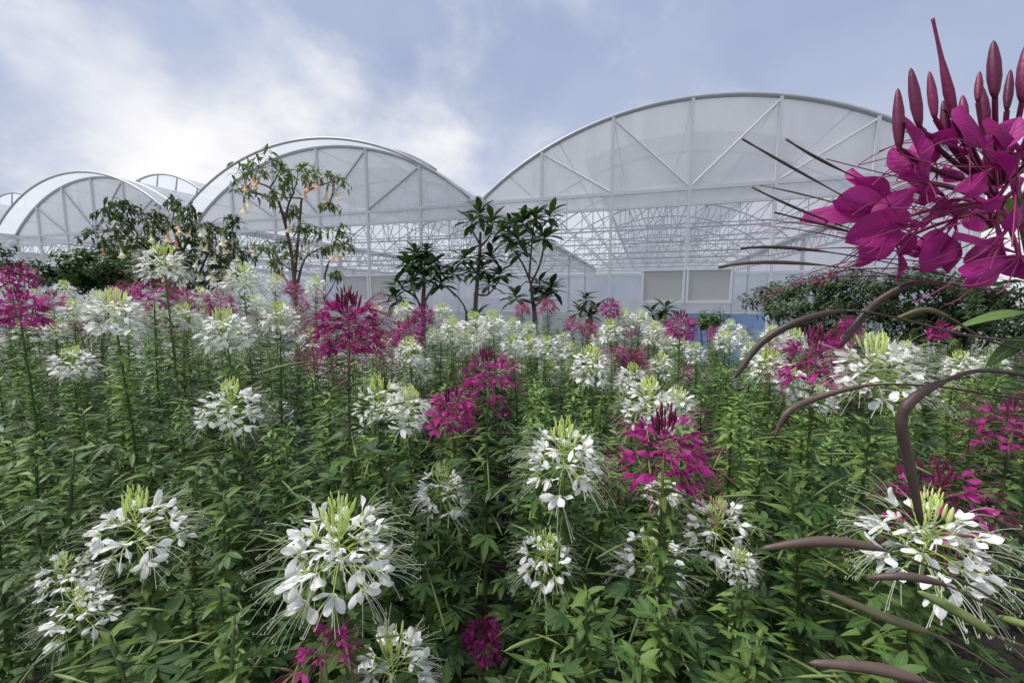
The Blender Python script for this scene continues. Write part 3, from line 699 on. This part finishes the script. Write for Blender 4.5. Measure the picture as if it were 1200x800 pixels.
# ------------------------------------------------------------------ the tall magenta plant close by, with its long pods
def big_plant():
    rnd = random.Random(77); Y0 = 0.215; top = at(1172, 225, Y0)
    base = Vector((top.x + 0.03, top.y + 0.01, 0)); g = thing('spider_flower_plant', base, 'huge close magenta spider flower on a tall stem with long curved brown pods', 'flower')
    loc = lambda p: p - base
    ax = [at(1230, 900, 0.24), at(1232, 620, 0.235), at(1228, 430, 0.228), at(1216, 330, 0.228), at(1194, 235, 0.226), at(1178, 175, 0.222)]
    link('stem', MB().tube([Vector((0, 0, -0.02))] + [Vector((0.01, 0.01, 0.4))] + [loc(p) for p in ax], [0.008, 0.0065, 0.0045, 0.004, 0.0035, 0.003, 0.002, 0.001], 8).mesh('stem', M_stem), g)
    def pod(px_list, m, r, stalk_r=0.0008, npod=None):
        """px_list from the stem to the tip: (x, y, depth); pod occupies the last npod points."""
        P = [loc(at(*q)) for q in px_list]; pts = []; n = 6
        for i in range(len(P) - 1):                      # Catmull-Rom
            a, b, c_, d = P[max(0, i - 1)], P[i], P[i + 1], P[min(len(P) - 1, i + 2)]
            for j in range(n):
                t = j / n; pts.append(0.5 * ((2 * b) + (c_ - a) * t + (2 * a - 5 * b + 4 * c_ - d) * t * t + (3 * b - a - 3 * c_ + d) * t ** 3))
        pts.append(P[-1]); k0 = (len(P) - npod) * n; N = len(pts) - 1
        rad = [stalk_r if i < k0 else stalk_r + (r - stalk_r) * (max(0, math.sin(math.pi * ((i - k0) / (N - k0)) ** 0.8)) ** 0.6) * rnd.uniform(0.86, 1.1) for i in range(N + 1)]
        rad[-1] = 0.0004
        o = link('seed_pod', MB().tube(pts[k0:], rad[k0:], 8).mesh('seed_pod', m), g)
        link('pod_stalk', MB().tube(pts[:k0 + 1], stalk_r, 5).mesh('pod_stalk', M_podb), o)
    d = 0.22
    pod([(1200,400,d),(1130,392,.22),(1050,372,.225),(992,364,.23),(935,377,.235),(892,402,.24),(862,442,.24)], M_podb, 0.0022, 0.0007, 4)
    pod([(1205,345,d),(1150,338,.22),(1085,330,.22),(1042,345,.225),(1012,370,.23),(985,406,.23)], M_podb, 0.0022, 0.0008, 4)
    pod([(1206,468,d),(1160,462,.225),(1100,453,.23),(1020,451,.24),(955,467,.25),(922,484,.25),(908,512,.25)], M_podb, 0.0019, 0.0007, 4)
    pod([(1208,440,d),(1150,434,.22),(1108,446,.22),(1072,466,.22),(1056,492,.22),(1066,545,.22),(1080,616,.22)], M_podb, 0.0029, 0.0012, 5)
    pod([(1206,412,d),(1152,396,.225),(1112,372,.23),(1082,363,.23),(1045,376,.235)], M_podm, 0.0015, 0.0007, 3)
    pod([(1222,735,.25),(1130,682,.27),(1038,645,.28),(965,634,.29),(890,643,.30)], M_podb, 0.0038, 0.0008, 3)
    pod([(1222,740,.25),(1150,705,.26),(1108,685,.27),(1060,675,.27),(1014,677,.28)], M_podb, 0.0030, 0.0008, 3)
    pod([(1225,830,.25),(1150,772,.26),(1092,742,.27),(1030,720,.28),(962,690,.29)], M_podm, 0.0034, 0.0008, 3)
    pod([(1225,790,.24),(1200,770,.25),(1168,745,.26),(1120,715,.27),(1075,692,.28)], M_podg, 0.0034, 0.0008, 3)
    pod([(1225,850,.25),(1150,815,.26),(1085,798,.26),(1020,782,.27),(948,776,.28)], M_podb, 0.0044, 0.0008, 3)
    pod([(1225,740,.23),(1212,735,.24),(1190,728,.25),(1170,722,.26)], M_podg, 0.0026, 0.0008, 3)
    # stamens reaching far out, each with a dark anther or young pod
    for tip, mid, st, r in (((870,163),(950,210),(1090,285),.0009),((921,163),(975,200),(1080,240),.0010),((881,219),(960,262),(1100,300),.0009),((891,217),(960,230),(1060,262),.0006),
                            ((843,313),(930,292),(1150,345),.0014),((868,291),(940,280),(1140,330),.0013),((908,249),(985,268),(1110,300),.0008),((893,257),(960,262),(1080,290),.0004),((890,264),(960,268),(1070,300),.0004),
                            ((900,300),(990,280),(1090,300),.0004),((930,330),(1000,290),(1100,310),.0004),((905,345),(980,300),(1110,320),.0004),((890,350),(960,310),(1100,330),.0004)):
        dd = rnd.uniform(0.195, 0.235); P = [loc(at(st[0], st[1], 0.215)), loc(at(mid[0], mid[1], 0.21)), loc(at(tip[0], tip[1], dd))]
        pts = bez(P[0], P[1] * 1.0, P[2], 12); m = M_podb if r > .0005 else STAM['M']
        rad = [0.00035 if i < 7 else r * (0.62, 0.75, 0.72, 0.62, 0.45, 0.62)[min(5, i - 7)] for i in range(13)]
        link('stamen', MB().tube(pts, rad, 5).mesh('stamen', m), g)
    # buds
    for bx, by, tx, ty, r, dd in ((1054,175,1052,104,.0036,.20),(1078,150,1067,80,.0036,.205),(1096,140,1089,84,.0030,.21),(1120,145,1093,22,.0034,.21),(1166,115,1164,48,.0040,.20),(1180,130,1184,82,.0028,.21),(1146,120,1148,84,.0026,.215),
                                  (1198,120,1203,52,.0042,.20),(1130,150,1128,112,.0030,.20),(1110,165,1105,118,.0030,.215),(1158,150,1150,100,.003,.22),(1215,130,1222,70,.004,.205)):
        b, t = loc(at(bx, by, dd)), loc(at(tx, ty, dd + 0.004)); root = loc(at(1172 + (bx - 1172) * 0.15, 215, 0.215))
        prof = ((0, .35), (.12, .7), (.35, 1), (.62, .95), (.85, .62), (.96, .35), (1, .1))
        if ty < 30: prof = ((0, .35), (.12, .8), (.3, 1), (.5, .7), (.62, .45), (.8, .32), (.97, .3), (1, .35))
        mb = MB().tube([b + (t - b) * q for q, _ in prof], [r * 0.62 * w for _, w in prof], 10)
        mb.tube(bez(root, root * 0.4 + b * 0.6 - Vector((0, 0, 0.006)), b, 6), 0.0011, 5, False)
        link('bud', mb.mesh('bud', BUDM['M']), g)
    # open flowers: pedicel from the axis, then four broad petals each
    bigpet = []
    for k in range(6):
        r2 = random.Random(k + 40); v, f, uv = blade(r2.uniform(0.042, 0.050), r2.uniform(0.020, 0.025), 14, r2.uniform(-0.6, 0.7), r2.uniform(0.1, 1.0), 0.09, 1.0, r2, 6, 0.28)
        mb = MB(); mb.v, mb.f, mb.uv = v, f, uv; bigpet.append(mb.mesh('petal', PETAL['M']))
    cen = loc(at(1165, 240, 0.215))
    def flower(fx, fy, dd, petals):
        e = loc(at(fx, fy, dd)); mb = MB().tube(bez(cen + Vector((0, 0, rnd.uniform(-0.012, 0.012))), cen * 0.45 + e * 0.55 + Vector((0, 0, 0.004)), e, 8), 0.0009, 5, False)
        f = link('flower', mb.mesh('flower', PEDM['M']), g)
        for i, (tx, ty, dz, roll, sc) in enumerate(petals):
            t = loc(at(tx, ty, dd + dz)); x = (t - e); L = x.length; x.normalize()
            yv = Vector((0, -1, 0)).cross(x)
            if yv.length < 0.1: yv = Vector((0, 0, 1)).cross(x)
            yv.normalize(); zv = x.cross(yv)
            Mx = Matrix(((x.x, yv.x, zv.x, e.x), (x.y, yv.y, zv.y, e.y), (x.z, yv.z, zv.z, e.z), (0, 0, 0, 1)))
            link('petal', bigpet[rnd.randrange(6)], f, Mx @ RX(roll * 1.3 + rnd.uniform(-0.35, 0.35)) @ SC(L / 0.046, L / 0.046 * sc, L / 0.046))
        for k in range(6):
            o_ = Vector((rnd.uniform(-0.05, 0.01), rnd.uniform(-0.02, 0.02), rnd.uniform(-0.03, 0.012))); q = e + o_
            link('stamen', MB().tube(bez(e, e + o_ * 0.5 + Vector((0, 0, rnd.uniform(-0.012, 0.018))), q, 8), 0.00028, 4, False).mesh('stamen', STAM['M']), f)
    flower(1085, 215, .200, [(1070,128,.0,.3,1.15),(1040,170,.01,-.5,.8),(1110,150,.01,1.0,.7),(1050,235,-.01,.6,.9)])
    flower(1060, 255, .205, [(975,212,.0,.5,.9),(985,238,.0,-.3,.9),(1000,200,.01,1.0,.7),(1012,178,.01,.3,.6)])
    flower(1080, 262, .200, [(998,275,-.004,.2,1.0),(1018,310,.0,-.4,1.0),(1045,300,.01,.8,.8),(1030,250,.0,.3,.8)])
    flower(1120, 255, .205, [(1085,320,.0,.4,.9),(1125,318,-.005,-.3,.9),(1062,300,.01,.8,.8),(1105,200,.0,.5,.8)])
    flower(1135, 180, .205, [(1085,150,.0,1.1,.6),(1080,135,.01,1.2,.5),(1120,120,.01,.3,.8),(1170,150,.0,-.5,.8)])
    flower(1165, 195, .195, [(1150,110,.0,.5,.7),(1195,130,.0,-.4,.8),(1215,170,.0,.3,.9),(1140,215,-.01,.6,.8)])
    flower(1185, 262, .195, [(1150,312,-.005,.3,.9),(1215,240,.0,.4,1.0),(1225,285,.0,.2,1.0),(1165,215,.0,.9,.8)])
    flower(1195, 300, .19, [(1150,318,-.01,.2,.8),(1235,305,.0,.2,1.0),(1225,335,.0,.5,1.0),(1170,275,.01,.3,.7)])
    flower(1110, 235, .225, [(1060,225,.01,.6,.8),(1090,275,.0,-.5,.9),(1140,270,.0,.7,.8),(1075,190,.0,.3,.7)])
    flower(1140, 225, .225, [(1120,180,.0,.9,.8),(1100,260,.0,-.4,.8),(1160,280,.0,.5,.9),(1185,220,.0,.2,.8)])
    flower(1150, 160, .22, [(1125,170,.0,.6,.7),(1110,130,.01,.9,.6),(1180,190,.0,-.5,.8),(1200,150,.0,.2,.7)])
    flower(1050, 285, .22, [(1000,300,.0,.6,.7),(1060,330,.0,-.5,.7),(1020,262,.0,.8,.7),(1085,300,.0,.2,.7)])
    flower(1190, 225, .188, [(1168,165,.0,.6,.8),(1150,245,.0,-.4,.8),(1215,205,.0,.4,.9),(1205,275,.0,.2,.8)])
    flower(1172, 290, .192, [(1130,262,.0,.7,.8),(1140,330,.0,-.3,.8),(1200,330,.0,.5,.9),(1195,255,.0,.4,.8)])
    flower(1205, 190, .192, [(1180,125,.0,.3,.8),(1170,205,.0,-.5,.8),(1235,160,.0,.5,.9),(1215,245,.0,.2,.8)])
    flower(1100, 200, .21, [(1060,200,.0,.4,.8),(1085,165,.0,-.5,.7),(1130,215,.0,.7,.8),(1095,245,.0,.2,.8)])
    # leaves along the stem
    for (px, py, dd, rz, sc) in ((1205,200,.22,2.6,.9),(1196,250,.225,2.2,.8),(1200,330,.225,2.9,1.3),(1208,365,.23,2.7,1.5),(1202,395,.225,3.3,1.2),(1190,230,.23,1.0,.8),(1212,300,.23,2.0,1.2),(1185,280,.23,2.8,.7)):
        link('bract', ME['bract'][rnd.randrange(4)], g, T(loc(at(px, py, dd))) @ RZ(rz) @ RY(rnd.uniform(-.3, .6)) @ RX(rnd.uniform(-.9, .9)) @ SC(sc * 0.55))
    for k in range(26):
        z = 0.70 - k * 0.025; link('leaf', ME['leaf'][rnd.randrange(6)], g, T((0.012, 0.012, z - 0.02)) @ RZ(rnd.uniform(-1.9, 1.9)) @ RY(rnd.uniform(-.4, .2)) @ SC(1.1))
big_plant()

# ------------------------------------------------------------------ trees and bushes behind the bed
def limb(tree, name, pts, r0, r1, m):
    n = len(pts); link(name, MB().tube(pts, [r0 + (r1 - r0) * i / (n - 1) for i in range(n)], 7).mesh(name, m), tree)
def smooth_path(P, n=4):
    out = []
    for i in range(len(P) - 1):
        a, b, c_, d = P[max(0, i - 1)], P[i], P[i + 1], P[min(len(P) - 1, i + 2)]
        for j in range(n):
            t = j / n; out.append(0.5 * ((2 * b) + (c_ - a) * t + (2 * a - 5 * b + 4 * c_ - d) * t * t + (3 * b - a - 3 * c_ + d) * t ** 3))
    return out + [P[-1]]
FL = []
for k in range(4):
    v, f, uv = blade(0.38, 0.115, 5, 0.22, 0.25 + 0.15 * k, 0.02, 1.15, random.Random(k)); mb = MB(); mb.v, mb.f = v, f; FL.append(mb.mesh('leaf', M_frang))
def frangipani(px, Y, trunk, branches, rosettes, label, lsize=1.0):
    """Trunk and branches as pixel paths at depth Y, leaf rosettes at the branch ends."""
    rnd = random.Random(px); b = at(px, 395, Y); base = Vector((b.x, b.y, -0.06))
    t = thing('frangipani_tree', base, label, 'tree', 'frangipani trees before the greenhouse')
    def P(q, dy=0.0): return at(q[0], q[1], Y + dy) - base
    tr = [Vector((0, 0, -0.02))] + [P(q) for q in trunk]; limb(t, 'trunk', smooth_path(tr), 0.055, 0.022, M_bark)
    ends = [(P(q), Vector((0, 0, 1))) for q in trunk[1:]]
    for br in branches:
        dy = rnd.uniform(-0.4, 0.4); pp = [P(br[0])] + [P(q, dy * (i + 1) / (len(br) - 1)) for i, q in enumerate(br[1:])]
        limb(t, 'branch', smooth_path(pp), 0.022, 0.012, M_bark); ends.append((pp[-1], None)); ends += [(q, None) for q in pp[1:]]
    for (rx, ry, n) in rosettes:
        dy = rnd.uniform(-0.35, 0.35); c = P((rx, ry), dy)
        q = min((e[0] for e in ends), key=lambda e: (e - c).length)
        if (q - c).length > 0.03: limb(t, 'branch', [q, q * 0.5 + c * 0.5 + Vector((0, 0, -0.03)), c], 0.016, 0.011, M_bark)
        n += 6
        for k in range(n):
            e = R(52) - R(75) * (k / n) + rnd.uniform(-0.15, 0.15)
            link('leaf', FL[rnd.randrange(4)], t, T(c + Vector((0, 0, 0.06 - 0.09 * k / n))) @ RZ(k * GOLD + rnd.uniform(-0.3, 0.3)) @ RY(-e) @ RX(rnd.uniform(-0.3, 0.3)) @ SC(rnd.uniform(0.7, 1.1) * lsize))
    return t
frangipani(496, 7.6, [(496, 360), (497, 335), (496, 318)], [[(496, 365), (484, 340), (480, 322)], [(497, 355), (508, 335), (516, 318)], [(496, 372), (476, 358), (468, 345)]],
           [(486,298,13),(500,296,13),(478,312,12),(506,312,12),(492,310,12),(516,320,12),(496,328,10),(470,338,12),(464,352,10),(484,330,8)], 'low bushy frangipani tree with several thin stems, lowest of the three trees')
frangipani(558, 7.9, [(557, 370), (559, 335), (562, 300), (563, 272)], [[(558, 345), (572, 345), (584, 330)], [(545, 392), (546, 365), (538, 350), (524, 336)], [(559, 330), (550, 318), (543, 308)], [(562, 290), (573, 278), (577, 266)], [(562, 285), (553, 270)]],
           [(562,252,14),(553,262,10),(577,262,10),(544,304,12),(530,322,12),(517,334,12),(576,304,12),(586,324,13),(566,318,12),(552,318,10),(573,334,9),(558,374,9)], 'narrow frangipani tree with a single leaf tuft on top, between the two others')
frangipani(628, 7.4, [(627, 375), (624, 350), (622, 330)], [[(622, 332), (614, 312), (604, 296), (594, 280)], [(622, 332), (632, 312), (637, 290), (638, 275)], [(620, 325), (622, 300), (624, 275)], [(626, 355), (610, 352)], [(626, 360), (640, 345)]],
           [(598,264,12),(613,262,13),(626,257,13),(644,256,13),(588,274,11),(606,282,12),(638,280,12),(612,296,9),(604,350,12),(632,334,11),(646,340,12),(640,352,8)], 'spreading frangipani tree with forked trunk beside the long gutter beam')
frangipani(694, 7.4, [(693, 385), (692, 368)], [[(692, 372), (684, 360)], [(692, 370), (700, 362)]], [(687,352,11),(680,366,9),(700,364,9),(690,372,8)], 'small young frangipani among white blooms beside a lone rosy flower', 0.7)
frangipani(770, 6.9, [(770, 385), (770, 376)], [], [(764,368,10),(780,364,11),(772,376,8)], 'small young frangipani half hidden under the grey window panels', 0.7)

BLF = []
for k in range(5):
    r2 = random.Random(k); v, f, uv = blade(0.135, 0.046, 3, 0.2, 0.5 + 0.2 * k, 0.04, 0.9, r2); BLF.append((v, f))
def trumpet_mb():
    mb = MB(); prof = ((0, .010), (.06, .014), (.12, .016), (.17, .024), (.20, .04), (.225, .062), (.228, .066))
    mb.tube([(0, 0, -a) for a, _ in prof], [r for _, r in prof], 10, False); return mb
TR_ME = [trumpet_mb().mesh('trumpet_flower', M_trump), trumpet_mb().mesh('trumpet_flower', M_trump2)]
CAL_ME = MB().tube([(0, 0, 0.05), (0, 0, 0.0), (0, 0, -0.07)], [0.005, 0.016, 0.019], 6, False).mesh('calyx', M_calyx)
def angel_tree(px, Y, stems, clusters, trumpets, label, dens=30):
    rnd = random.Random(px); b = at(px, 390, Y); base = Vector((b.x, b.y, -0.06)); t = thing('angel_trumpet_tree', base, label, 'tree', 'angel trumpet trees before the greenhouse')
    def P(q, dy=0.0): return at(q[0], q[1], Y + dy) - base
    nodes = []
    for i, st in enumerate(stems):
        pp = smooth_path([P(q, 0.25 * math.sin(i * 2 + j)) for j, q in enumerate(st)])
        if i == 0: pp = [Vector((0, 0, 0))] + pp
        limb(t, 'trunk' if i == 0 else 'branch', pp, 0.036 if i == 0 else 0.024, 0.010, M_bark2); nodes += pp
    cr = MB(); tw = MB()
    for cx, cy, rx, ry in clusters:
        dy = rnd.uniform(-0.6, 0.6); c = P((cx, cy), dy); k = Y / FPX
        q = min(nodes, key=lambda e: (e - c).length); tw.tube([q, (q + c) / 2 + Vector((0, 0, -0.04)), c], [0.014, 0.010, 0.006], 5, False)
        n_tw = max(8, int(rx * ry / 19))
        for j in range(n_tw):                            # twigs, each ending in a whorl of hanging leaves
            a = Vector((rnd.gauss(0, 0.5) * rx * k, rnd.gauss(0, 0.5) * rx * k, rnd.gauss(0, 0.5) * ry * k)); e = c + a
            tw.tube([c, c + a * 0.5 + Vector((0, 0, 0.03)), e], [0.006, 0.005, 0.003], 4, False)
            for m in range(int(dens / 3)):
                v, f = BLF[rnd.randrange(5)]
                cr.add((v, f), T(e + Vector((rnd.gauss(0, .03), rnd.gauss(0, .03), rnd.gauss(0, .03)))) @ RZ(rnd.uniform(0, 6.28)) @ RY(rnd.uniform(-0.35, 0.9)) @ RX(rnd.uniform(-0.5, 0.5)) @ SC(rnd.uniform(0.55, 1.1)))
    link('crown', cr.mesh('crown', M_brug), t, None, 'stuff'); link('twigs', tw.mesh('twigs', M_bark2), t, None, 'stuff')
    for (tx, ty, col) in trumpets:
        p = P((tx, ty - 6), rnd.uniform(-0.95, -0.6)); M_ = T(p) @ RX(rnd.uniform(-0.35, 0.35)) @ RY(rnd.uniform(-0.35, 0.35)) @ SC(rnd.uniform(0.65, 1.0))
        o = link('trumpet_flower', TR_ME[col], t, M_); link('calyx', CAL_ME, o)
        tw2 = MB().tube([p + Vector((0, 0, 0.05)), p + Vector((0.01, 0, 0.12)), p + Vector((0.03, 0.05, 0.2))], 0.004, 4, False)
        link('flower_stalk', tw2.mesh('flower_stalk', M_calyx), t)
    return t
angel_tree(347, 7.0, [[(346, 345), (342, 300), (334, 262), (326, 235), (316, 220), (300, 214)], [(345, 330), (349, 285), (352, 250), (356, 228), (376, 217), (392, 213)], [(346, 350), (352, 318), (360, 300), (378, 290)],
                       [(380, 350), (381, 322), (388, 300), (392, 285)], [(334, 262), (338, 240), (345, 225)], [(326, 235), (300, 226), (288, 222)], [(346, 345), (330, 320), (318, 305)]],
           [(286,198,13,8),(304,196,17,10),(330,194,22,10),(350,200,14,9),(368,206,14,8),(392,208,14,8),(290,224,11,8),(318,224,12,10),(338,212,12,10),(340,246,8,9),(386,240,8,6),(372,268,18,8),(396,272,16,10),(352,268,12,7),(404,286,10,8),(380,292,10,6),
            (396,322,14,5),(332,284,22,8),(312,292,20,7),(345,300,16,8),(326,306,18,8)],
           [(288,216,1),(296,206,1),(304,214,1),(286,238,0),(291,236,0),(362,216,1),(358,222,1),(366,212,1),(384,224,0),(390,224,0),(340,262,0),(362,288,0),(396,296,0),(402,294,0),(388,298,0),(331,318,1),(322,322,1)],
           'tall sparse angel trumpet tree with bare forked stems and peach flowers', 18)
angel_tree(212, 7.2, [[(222, 350), (220, 320), (214, 296), (206, 275), (196, 258)], [(222, 345), (236, 315), (246, 290), (250, 270)], [(218, 330), (190, 300), (168, 280), (150, 262)], [(225, 345), (262, 315), (275, 295), (272, 270)], [(214, 296), (224, 270), (222, 250)], [(215, 345), (170, 320), (140, 300)]],
           [(135,252,20,10),(152,240,18,8),(172,252,22,10),(124,272,14,9),(150,270,22,10),(205,240,16,9),(222,246,14,8),(190,262,22,9),(218,264,22,9),(246,262,14,12),(160,288,24,9),(200,286,26,9),(236,286,24,10),(262,276,16,10),(274,258,9,7),(144,304,22,9),
            (180,308,26,9),(222,308,26,9),(258,304,22,9),(286,300,14,8),(246,322,20,7),(196,324,22,7),(160,322,20,7),(140,284,20,9),(180,296,24,9),(212,298,22,9),(248,296,20,9),(276,290,14,9),(276,318,18,8),(226,330,22,7),(172,336,22,6),(120,290,12,8)],
           [(208,266,0),(224,272,0),(212,262,1),(176,276,0),(244,288,0),(236,284,0),(258,290,0),(232,306,0),(298,292,0),(120,292,1),(126,300,1),(132,308,0),(118,320,0),(206,282,1),(200,300,0),(170,300,0),(150,312,0),(262,330,0),(270,326,0),(188,318,0),(230,322,0),(160,296,0),(140,292,0),(182,290,0),(214,304,0),(252,300,0),(276,300,0),(168,318,0),(244,318,0),(210,330,0),(145,325,0),(196,272,1),(262,276,0),(234,270,0)],
           'wide leafy angel trumpet tree hung with cream flowers, beside a dark bush', 30)

def bush(px, py, Y, blobs, m, label, leaf=(0.07, 0.024), n=220, group=None, pinn=False):
    """Leafy bush: several woody stems and a crown of separate small leaves gathered on shoots."""
    rnd = random.Random(px * 3 + 1); b = at(px, py, Y); base = Vector((b.x, b.y, -0.06)); t = thing('leafy_bush', base, label, 'bush', group); cr = MB(); st = MB(); k = Y / FPX
    for bx, by, rx, ry in blobs:
        c = at(bx, by, Y + rnd.uniform(-0.3, 0.3)) - base; st.tube([Vector((rnd.uniform(-.1, .1), rnd.uniform(-.1, .1), 0)), c * 0.5 + Vector((rnd.uniform(-.1, .1), 0, 0.05)), c], [0.02, 0.012, 0.006], 5, False)
        for j in range(max(5, int(rx * ry * n / 3200))):
            d = Vector((rnd.gauss(0, 1), rnd.gauss(0, 1), rnd.gauss(0, 1))).normalized() * rnd.random() ** 0.4; e = c + Vector((d.x * rx * k, d.y * rx * k, d.z * ry * k))
            g_ = (d + Vector((0, 0, 0.7))).normalized(); L = rnd.uniform(0.12, 0.26); st.tube([c, e], [0.006, 0.003], 3, False)
            q = Vector((0, 0, 1)).rotation_difference(g_).to_matrix().to_4x4()
            for i in range(16):
                v, f, uv = BUSHL[rnd.randrange(len(BUSHL))]
                cr.add((v, f), T(e) @ q @ T((0, 0, L * (i / 16 - 0.3))) @ RZ((i % 2) * math.pi + rnd.uniform(-0.5, 0.5) if pinn else i * GOLD) @ RY(rnd.uniform(-0.6, 0.5)) @ SC(leaf[0], leaf[1], leaf[0]))
    link('stems', st.mesh('stems', M_bark2), t, None, 'stuff'); link('crown', cr.mesh('crown', m), t, None, 'stuff')
BUSHL = [blade(1.0, 1.0, 3, 0.15, 0.3 + 0.2 * k, 0.0, 0.8, random.Random(k)) for k in range(4)]
bush(105, 380, 6.4, [(80,318,26,12),(105,308,28,14),(130,312,26,14),(150,322,26,12),(95,330,30,10),(125,330,30,10)], M_bush, 'dense dark green bush under the wide angel trumpet tree', (0.11, 0.04), 260)
bush(15, 380, 6.4, [(8,312,20,10),(30,318,18,9),(2,298,12,8),(45,325,14,8)], M_bush, 'low green bush at the foot of the outermost greenhouse', (0.09, 0.03), 240)
bush(990, 400, 4.6, [(900,352,22,10),(925,345,26,10),(955,336,28,10),(985,332,28,12),(920,368,28,12),(960,362,32,14),(1000,358,32,16),(985,385,34,12),(940,385,30,10)], M_bush2, 'fine leaved green bush ending beside the blue wall sheet', (0.075, 0.02), 240, 'fine leaved bushes before the greenhouse', True)
bush(1120, 400, 4.2, [(1040,338,28,12),(1075,334,30,12),(1110,340,30,14),(1145,346,28,14),(1050,365,34,16),(1095,368,36,16),(1140,372,34,16),(1070,392,34,12),(1120,396,34,12),(1180,360,30,16),(1190,390,30,14)], M_bush2, 'larger fine leaved green bush behind the huge magenta flower', (0.075, 0.02), 240, 'fine leaved bushes before the greenhouse', True)
bush(832, 400, 6.2, [(820,378,14,5),(836,376,16,6)], M_bush, 'tiny dark bush below the grey window panels beside the blue sheet', (0.09, 0.03), 400)
